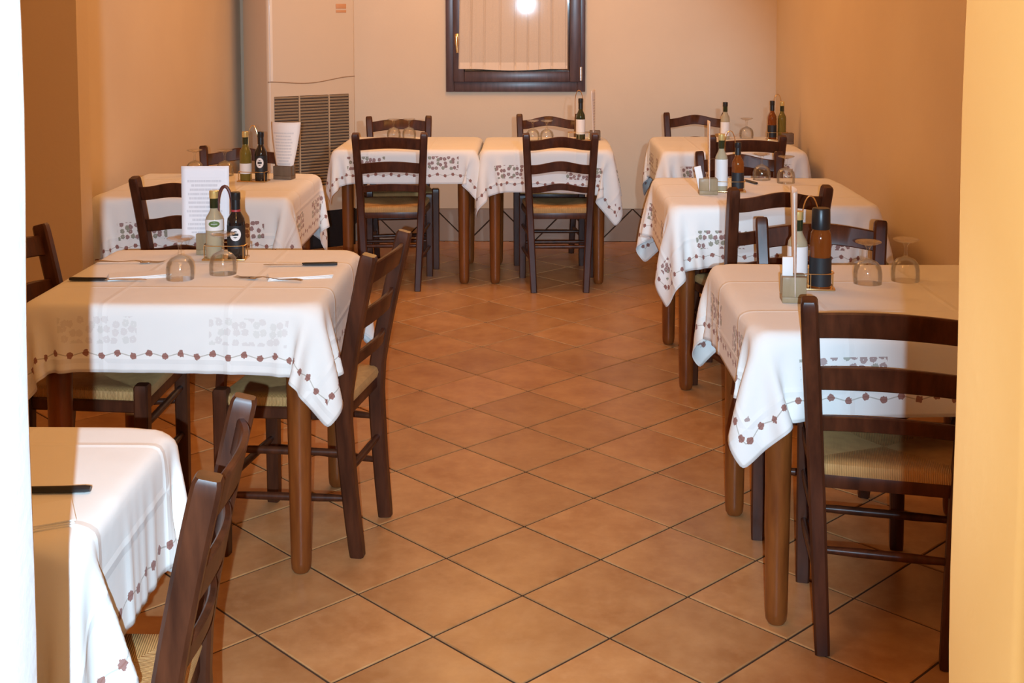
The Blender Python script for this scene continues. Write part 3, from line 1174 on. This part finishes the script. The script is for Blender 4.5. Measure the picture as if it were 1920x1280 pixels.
GL = [
    (-0.972, -0.075, 'upturned glass ' + P_L2 + ', in front of the wooden block'),
    (-0.868, -0.005, 'upturned glass ' + P_L2 + ', in front of the oil bottle'),
    (-1.530, 2.080, 'upturned stemmed glass half hidden by the upright menu card, near the wall'),
    (-1.390, 2.075, 'upturned glass ' + P_L3 + ', next to the olive oil bottle'),
    (-0.800, 3.640, 'upturned glass ' + P_B1 + ', closer to the air conditioner'),
    (-0.712, 3.655, 'upturned glass ' + P_B1 + ', closer to the window'),
    (0.010, 3.560, 'upturned glass ' + P_B2 + ', farther from its bottle'),
    (0.090, 3.545, 'upturned glass ' + P_B2 + ', closer to its bottle'),
    (0.954, -0.105, 'upturned glass ' + P_R1 + ', closer to the bottles'),
    (1.068, -0.070, 'upturned glass ' + P_R1 + ', farther from the bottles'),
    (1.030, 1.950, 'upturned glass ' + P_R2 + ', closer to the oil bottle'),
    (1.118, 1.855, 'upturned glass ' + P_R2 + ', farther from the oil bottle'),
    (1.255, 3.690, 'upturned glass ' + P_R3),
]
g0 = None
for x, y, lab in GL:
    if g0 is None:
        g0 = make_goblet(lab)
        g0.location = (x, y, ZS)
    else:
        dup(g0, (x, y, ZS), random.uniform(0, 6), lab)


def bottle(x, y, lab, glass, cap, neckwrap, labelm, H=0.205, r=0.026, rz=0.0, mark=None, collar=None, lz=(0.03, 0.10), wide=False, z=ZS):
    t = thing('bottle', (x, y, z), lab, 'bottle', 'oil and vinegar bottles', rz)
    nb = H * 0.60
    q = MB()
    q.lathe([(0.0, 0.0), (r * 0.92, 0.0), (r, 0.004), (r, nb * 0.9), (r * 0.93, nb), (r * 0.62, nb + H * 0.07), (r * 0.46, nb + H * 0.12), (r * 0.44, H * 0.93), (0.0, H * 0.93)], 24)
    body = q.build('body', glass, t)
    if wide:
        q = MB()
        q.lathe([(0.0, H * 0.735), (r * 0.86, H * 0.735), (r * 0.88, H * 0.75), (r * 0.84, H * 0.98), (r * 0.76, H), (0.0, H)], 24)
        q.build('cap', cap, t)
        q = MB()
        q.lathe([(0.0, 0.0), (r * 0.92, 0.0), (r, 0.004), (r * 0.94, H * 0.36), (r * 1.0, H * 0.56), (r * 0.92, H * 0.68), (r * 0.7, H * 0.74), (0.0, H * 0.74)], 24)
        bpy.data.objects.remove(body)
        body = q.build('body', glass, t)
        neckwrap = None
    else:
      q = MB(); q.lathe([(0.0, H * 0.885), (r * 0.52, H * 0.885), (r * 0.54, H * 0.89), (r * 0.54, H * 0.992), (r * 0.48, H), (0.0, H)], 20)
      q.build('cap', cap, t)
    if neckwrap is not None:
        q = MB(); q.lathe([(r * 0.50, H * 0.74), (r * 0.50, H * 0.885)], 20)
        q.build('neck_wrap', neckwrap, t)
    if collar is not None:
        q = MB(); q.lathe([(r * 0.55, H * 0.705), (r * 0.51, H * 0.735)], 20)
        q.build('collar', collar, t)
    if labelm is not None:
        q = MB()
        vs_, n = [], 20
        for zz in lz:
            for k in range(n + 1):
                a = -math.pi / 2 + (k / n - 0.5) * math.pi * 1.15
                vs_.append(((r + 0.0006) * math.cos(a), (r + 0.0006) * math.sin(a), zz))
        q.add(vs_, [(k, k + 1, n + 2 + k, n + 1 + k) for k in range(n)])
        lb = q.build('label', labelm, t)
        if mark is not None:
            zc = (lz[0] + lz[1]) / 2 + (lz[1] - lz[0]) * 0.12
            q = MB()
            ring, m_ = [], 20
            for rr_ in (1.0, 0.55):
                for k in range(m_):
                    aa = 2 * math.pi * k / m_
                    ang = -math.pi / 2 + rr_ * 0.62 * math.cos(aa)
                    ring.append(((r + 0.0012) * math.cos(ang), (r + 0.0012) * math.sin(ang), zc + rr_ * (lz[1] - lz[0]) * 0.28 * math.sin(aa)))
            q.add(ring, [(k, (k + 1) % m_, m_ + (k + 1) % m_, m_ + k) for k in range(m_)])
            for row in (-0.08, 0.08):
                bar = []
                for k in range(9):
                    ang = -math.pi / 2 + (k / 8 - 0.5) * 0.62
                    for dz in (-0.002, 0.002):
                        bar.append(((r + 0.0013) * math.cos(ang), (r + 0.0013) * math.sin(ang), zc + row * (lz[1] - lz[0]) + dz))
                q.add(bar, [(2 * k, 2 * k + 2, 2 * k + 3, 2 * k + 1) for k in range(8)])
            q.build('label_mark', mark, lb)
    return t


def caddy(x, y, rz, lab, wire, rod, h=0.245, w=0.066, z=ZS, thick=0.0018):
    """carrier for two bottles: small tray, wire gallery and an arched carrying handle"""
    t = thing('cruet_carrier', (x, y, z), lab, 'cruet stand', 'cruet carriers', rz)
    q = MB(); q.box(-w, -0.034, 0.0, w, 0.034, 0.006, 0.002)
    q.build('tray', wire, t)
    q = MB()
    for zz in (0.045,):
        pts = [(w * 0.97 * math.copysign(abs(math.cos(a)) ** 0.6, math.cos(a)), 0.033 * math.copysign(abs(math.sin(a)) ** 0.6, math.sin(a)), zz)
               for a in [2 * math.pi * k / 32 for k in range(33)]]
        q.tube(pts, 0.0016, 6)
    for sx in (-0.9, 0.0, 0.9):
        for sy in (-1, 1):
            yy = 0.0325 * sy * (1.0 if sx == 0 else 0.86)
            q.tube([(w * sx, yy, 0.005), (w * sx, yy, 0.045)], 0.0014, 6)
    q.build('wire_gallery', wire, t)
    q = MB()
    pts = [(-0.022, 0, 0.006), (-0.022, 0, h - 0.07)] + [(-0.022 * math.cos(a), 0, h - 0.07 + 0.068 * math.sin(a)) for a in [math.pi * k / 14 for k in range(1, 14)]] + [(0.022, 0, h - 0.07), (0.022, 0, 0.006)]
    q.tube(pts, thick, 8)
    q.build('handle', rod, t)
    return t


def menu_block(x, y, rz, lab, mat, w=0.052, d=0.046, h=0.066, z=ZS):
    """slotted wooden block that holds a card: base with two cheeks"""
    t = thing('menu_holder', (x, y, z), lab, 'menu holder', 'wooden menu holders', rz)
    q = MB(); q.box(-w / 2, -d / 2, 0, w / 2, d / 2, 0.016, 0.002)
    q.build('base', mat, t)
    for s in (-1, 1):
        q = MB(); q.box(-w / 2, s * d / 2 if s < 0 else 0.006, 0.016, w / 2, -0.006 if s < 0 else d / 2, h, 0.002)
        q.build('cheek', mat, t)
    return t


def card(x, y, rz, lab, mat, w=0.148, h=0.21, z=ZS + 0.018, bend=0.0, fan=0.0, tilt=0.0):
    """stiff printed sheet; bend curls it along its width, fan widens its top"""
    nu, nv = 10, 14
    vs_, uv = [], []
    for j in range(nv + 1):
        v = j / nv
        ww = w * (1 - fan * (1 - v) ** 1.4)
        for i in range(nu + 1):
            u = i / nu
            xx = (u - 0.5) * ww
            yy = bend * ((u - 0.5) * 2) ** 2 * (0.3 + 0.7 * v) * w + tilt * v * h
            vs_.append((xx, yy, v * h))
            uv.append((u, v))
    fs = [(j * (nu + 1) + i, j * (nu + 1) + i + 1, (j + 1) * (nu + 1) + i + 1, (j + 1) * (nu + 1) + i) for j in range(nv) for i in range(nu)]
    me = bpy.data.meshes.new('menu_card')
    me.from_pydata(vs_, [], fs)
    l = me.uv_layers.new(name='sheet')
    for lp in me.loops:
        l.data[lp.index].uv = uv[lp.vertex_index]
    me.polygons.foreach_set('use_smooth', [True] * len(me.polygons))
    me.materials.append(mat)
    o = put('menu_card', me)
    o.location = (x, y, z)
    o.rotation_euler = (0, 0, rz)
    m = o.modifiers.new('thickness', 'SOLIDIFY')
    m.thickness = 0.0014
    m.offset = 0
    return tag(o, lab, 'menu')


def knife(x, y, rz, lab, z=ZS):
    """handle along +x from the origin, blade along -x"""
    t = thing('table_knife', (x, y, z), lab, 'knife', 'black-handled knives', rz)
    q = MB()
    q.sweep([(0, 0, 0.0055), (0.01, 0, 0.0055), (0.06, 0, 0.0055), (0.095, 0, 0.006), (0.104, 0, 0.006)],
            [(0.0055 * math.cos(a), 0.008 * math.sin(a)) for a in [2 * math.pi * k / 10 for k in range(10)]], frame=(0, 0, 1), scales=[0.75, 0.9, 0.95, 1.0, 0.8])
    q.build('handle', MW['blackp'], t)
    q = MB()
    pr = [(0.004, -0.006), (-0.09, -0.008), (-0.112, -0.002), (-0.115, 0.004), (0.004, 0.006)]
    n = len(pr)
    q.add([(px, py, 0.0045) for px, py in pr] + [(px, py, 0.0060) for px, py in pr],
          [tuple(range(n)), tuple(n + i for i in range(n))] + [(i, (i + 1) % n, n + (i + 1) % n, n + i) for i in range(n)])
    q.build('blade', MW['steel'], t)
    return t


def fork(x, y, rz, lab, z=ZS):
    """tines toward -x"""
    t = thing('table_fork', (x, y, z), lab, 'fork', 'steel forks', rz)
    q = MB()
    q.sweep([(0.10, 0, 0.006), (0.08, 0, 0.008), (0.03, 0, 0.005), (-0.02, 0, 0.009), (-0.04, 0, 0.006)],
            [(0.0012 * math.cos(a), 0.0045 * math.sin(a)) for a in [2 * math.pi * k / 8 for k in range(8)]], frame=(0, 0, 1), scales=[1.6, 1.7, 0.8, 0.8, 1.8])
    q.build('handle', MW['steel'], t)
    q = MB(); q.box(-0.066, -0.012, 0.003, -0.038, 0.012, 0.0055, 0.001)
    for k in range(4):
        yy = -0.0098 + 0.0065 * k
        q.sweep([(-0.064, yy, 0.0043), (-0.09, yy, 0.003), (-0.108, yy, 0.006)], rect_sec(0.0016, 0.003, 0.0004), frame=(0, 0, 1), scales=[1, 1, 0.5])
    q.build('tines', MW['steel'], t)
    return t


def napkin(x, y, rz, lab, w=0.17, d=0.10, z=ZS):
    t = thing('napkin', (x, y, z), lab, 'napkin', 'folded paper napkins', rz)
    for i in range(3):
        q = MB()
        n = 8
        vs_ = []
        for zz in (0.0, 0.0022):
            for j in range(2):
                for k in range(n + 1):
                    u = k / n
                    vs_.append((-w / 2 + w * u + 0.002 * i, -d / 2 + d * j + 0.003 * i * (1 - j), zz + i * 0.0024 + 0.0006 * math.sin(5 * u + i)))
        m = n + 1
        fs = []
        for k in range(n):
            fs += [(k, k + 1, m + k + 1, m + k), (2 * m + k, 3 * m + k, 3 * m + k + 1, 2 * m + k + 1), (k, 2 * m + k, 2 * m + k + 1, k + 1), (m + k, m + k + 1, 3 * m + k + 1, 3 * m + k)]
        fs += [(0, m, 3 * m, 2 * m), (n, 2 * m + n, 3 * m + n, m + n)]
        q.add(vs_, fs)
        q.build('fold', MW['paper'], t, False)
    return t


# table with the upright menu card
menu_block(-0.995, 0.285, R(2), 'pale wooden block ' + P_L2, MW['block'], 0.052, 0.046, 0.066)
card(-0.995, 0.285, R(2), 'upright white menu card standing in a pale block, printed with grey lines', MW['menuwhite'], 0.148, 0.228, ZS + 0.046, tilt=0.03)
caddy(-0.913, 0.205, R(0), 'cruet carrier with a dark red arched handle between two bottles', MW['brass'], MW['caddywood'], 0.225, 0.066, thick=0.005)
bottle(-0.946, 0.205, 'clear oil bottle with gold cap and green-printed label before the white menu card', MW['paleoil'], MW['gold'], MW['greenglass'], MW['label'], 0.205, 0.027, R(12), MW['greenmark'], None, (0.085, 0.118), z=ZS + 0.006)
bottle(-0.880, 0.205, 'dark vinegar bottle with red collar next to the white menu card', MW['darkglass'], MW['blackp'], MW['blackp'], MW['blacklabel'], 0.20, 0.027, R(8), MW['label'], MW['redcol'], (0.03, 0.10), z=ZS + 0.006)
knife(-1.172, -0.105, R(180), 'black-handled knife ' + P_L2 + ', at the wall-side place')
knife(-0.660, 0.105, R(4), 'black-handled knife ' + P_L2 + ', near its aisle edge')
fork(-1.190, 0.135, R(182), 'steel fork ' + P_L2 + ', near the wall-side edge')
fork(-0.715, -0.090, R(-14), 'steel fork ' + P_L2 + ', lying by the aisle-side napkin')
napkin(-1.100, -0.045, R(20), 'folded paper napkin ' + P_L2 + ', at the wall-side place', 0.17, 0.07)
napkin(-0.640, -0.045, R(16), 'folded paper napkin ' + P_L2 + ', at the aisle-side place', 0.18, 0.07)

# table beside the white door jamb
knife(-0.772, -1.618, R(3), 'black-handled knife ' + P_T1)
napkin(-0.735, -1.730, R(25), 'folded white napkin ' + P_T1, 0.15, 0.09)

# table beside the air conditioner
caddy(-1.215, 1.885, R(-8), 'thin brass cruet carrier ' + P_L3, MW['brass'], MW['brass'], 0.25)
bottle(-1.250, 1.888, 'olive green oil bottle with gold cap ' + P_L3, MW['oil'], MW['gold'], MW['greenglass'], MW['label'], 0.215, 0.026, R(-20), None, None, (0.03, 0.075), z=ZS + 0.006)
bottle(-1.180, 1.880, 'black vinegar bottle ' + P_L3, MW['darkglass'], MW['blackp'], MW['blackp'], MW['blacklabel'], 0.215, 0.027, R(0), MW['label'], None, (0.03, 0.11), z=ZS + 0.006)
menu_block(-1.095, 1.965, R(-12), 'dark wooden block ' + P_L3, MW['blockdark'], 0.085, 0.055, 0.06)
card(-1.098, 1.965, R(-14), 'curled pale menu sheet widening upward ' + P_L3, MW['menupink'], 0.145, 0.235, ZS + 0.018, bend=0.20, fan=0.55)

# back-wall tables
caddy(0.275, 3.585, R(0), 'tall thin cruet carrier ' + P_B2, MW['brass'], MW['brass'], 0.29)
bottle(0.285, 3.585, 'dark bottle with a white label ' + P_B2, MW['greenglass'], MW['blackp'], MW['blackp'], MW['label'], 0.235, 0.026, R(0), None, None, (0.03, 0.115), z=ZS + 0.006)
menu_block(0.368, 3.590, R(0), 'dark wooden block ' + P_B2, MW['blockdark'], 0.06, 0.05, 0.055)
card(0.366, 3.590, R(80), 'pale menu sheet seen edge-on ' + P_B2, MW['menupink'], 0.12, 0.27, ZS + 0.018, bend=0.12, fan=0.5)

# table nearest the yellow door jamb
menu_block(0.705, -0.315, R(-4), 'pale wooden block ' + P_R1, MW['block'], 0.062, 0.056, 0.068)
card(0.712, -0.315, R(82), 'pale menu sheet seen edge-on ' + P_R1, MW['menupink'], 0.13, 0.275, ZS + 0.018, bend=0.10, fan=0.45)
q = MB(); q.box(-0.014, -0.004, 0, 0.014, 0.004, 0.10, 0.002)
o = q.build('sugar_packet', MW['label'])
o.location = (0.690, -0.315, ZS + 0.0165)
tag(o, 'small white paper packet standing in the pale block by the amber bottle', 'packet')
caddy(0.780, -0.165, R(-6), 'thin brass cruet carrier ' + P_R1, MW['brass'], MW['brass'], 0.255)
bottle(0.748, -0.160, 'gold-capped oil bottle ' + P_R1, MW['paleoil'], MW['gold'], MW['greenglass'], MW['label'], 0.205, 0.027, R(0), None, None, (0.03, 0.11), z=ZS + 0.006)
bottle(0.808, -0.170, 'amber bottle with black cap and black label ' + P_R1, MW['amber'], MW['blackp'], MW['blackp'], MW['blacklabel'], 0.215, 0.029, R(0), None, None, (0.004, 0.082), wide=True, z=ZS + 0.006)

# middle wall-row table
menu_block(0.735, 1.530, R(0), 'pale wooden block ' + P_R2, MW['block'], 0.075, 0.05, 0.066)
card(0.742, 1.530, R(86), 'pale menu sheet seen edge-on ' + P_R2, MW['menupink'], 0.13, 0.28, ZS + 0.018, bend=0.05, fan=0.4)
q = MB(); q.box(-0.014, -0.004, 0, 0.014, 0.004, 0.10, 0.002)
o = q.build('sugar_packet', MW['label'])
o.location = (0.712, 1.530, ZS + 0.0165)
o.rotation_euler = (0, R(-12), 0)
tag(o, 'small white paper packet leaning in the block ' + P_R2, 'packet')
caddy(0.835, 1.600, R(-5), 'thin brass cruet carrier ' + P_R2, MW['brass'], MW['brass'], 0.255)
bottle(0.800, 1.600, 'oil bottle with gold cap and long white label ' + P_R2, MW['paleoil'], MW['gold'], MW['greenglass'], MW['label'], 0.235, 0.026, R(0), None, None, (0.02, 0.13), z=ZS + 0.006)
bottle(0.868, 1.600, 'short black bottle next to the oil bottle ' + P_R2, MW['amber'], MW['blackp'], MW['blackp'], MW['blacklabel'], 0.20, 0.025, R(0), None, None, (0.01, 0.075), z=ZS + 0.006)
knife(0.950, 1.900, R(-72), 'black-handled knife ' + P_R2)

# far corner table
bottle(1.122, 3.640, 'clear bottle with a dark cap ' + P_R3, MW['paleoil'], MW['blackp'], MW['greenglass'], MW['label'], 0.215, 0.026, R(0), None, None, (0.02, 0.10))
caddy(1.415, 3.600, R(0), 'thin brass cruet carrier ' + P_R3, MW['brass'], MW['brass'], 0.265, 0.062)
bottle(1.385, 3.600, 'amber bottle with a black cap ' + P_R3, MW['amber'], MW['blackp'], MW['blackp'], MW['blacklabel'], 0.22, 0.025, R(0), None, None, (0.01, 0.08), z=ZS + 0.006)
bottle(1.442, 3.605, 'green oil bottle with a gold cap ' + P_R3, MW['oil'], MW['gold'], MW['greenglass'], None, 0.215, 0.024, R(0), z=ZS + 0.006)
menu_block(1.435, 3.40, R(0), 'dark wooden block ' + P_R3, MW['blockdark'], 0.06, 0.05, 0.06)
print('tiles', ntile)
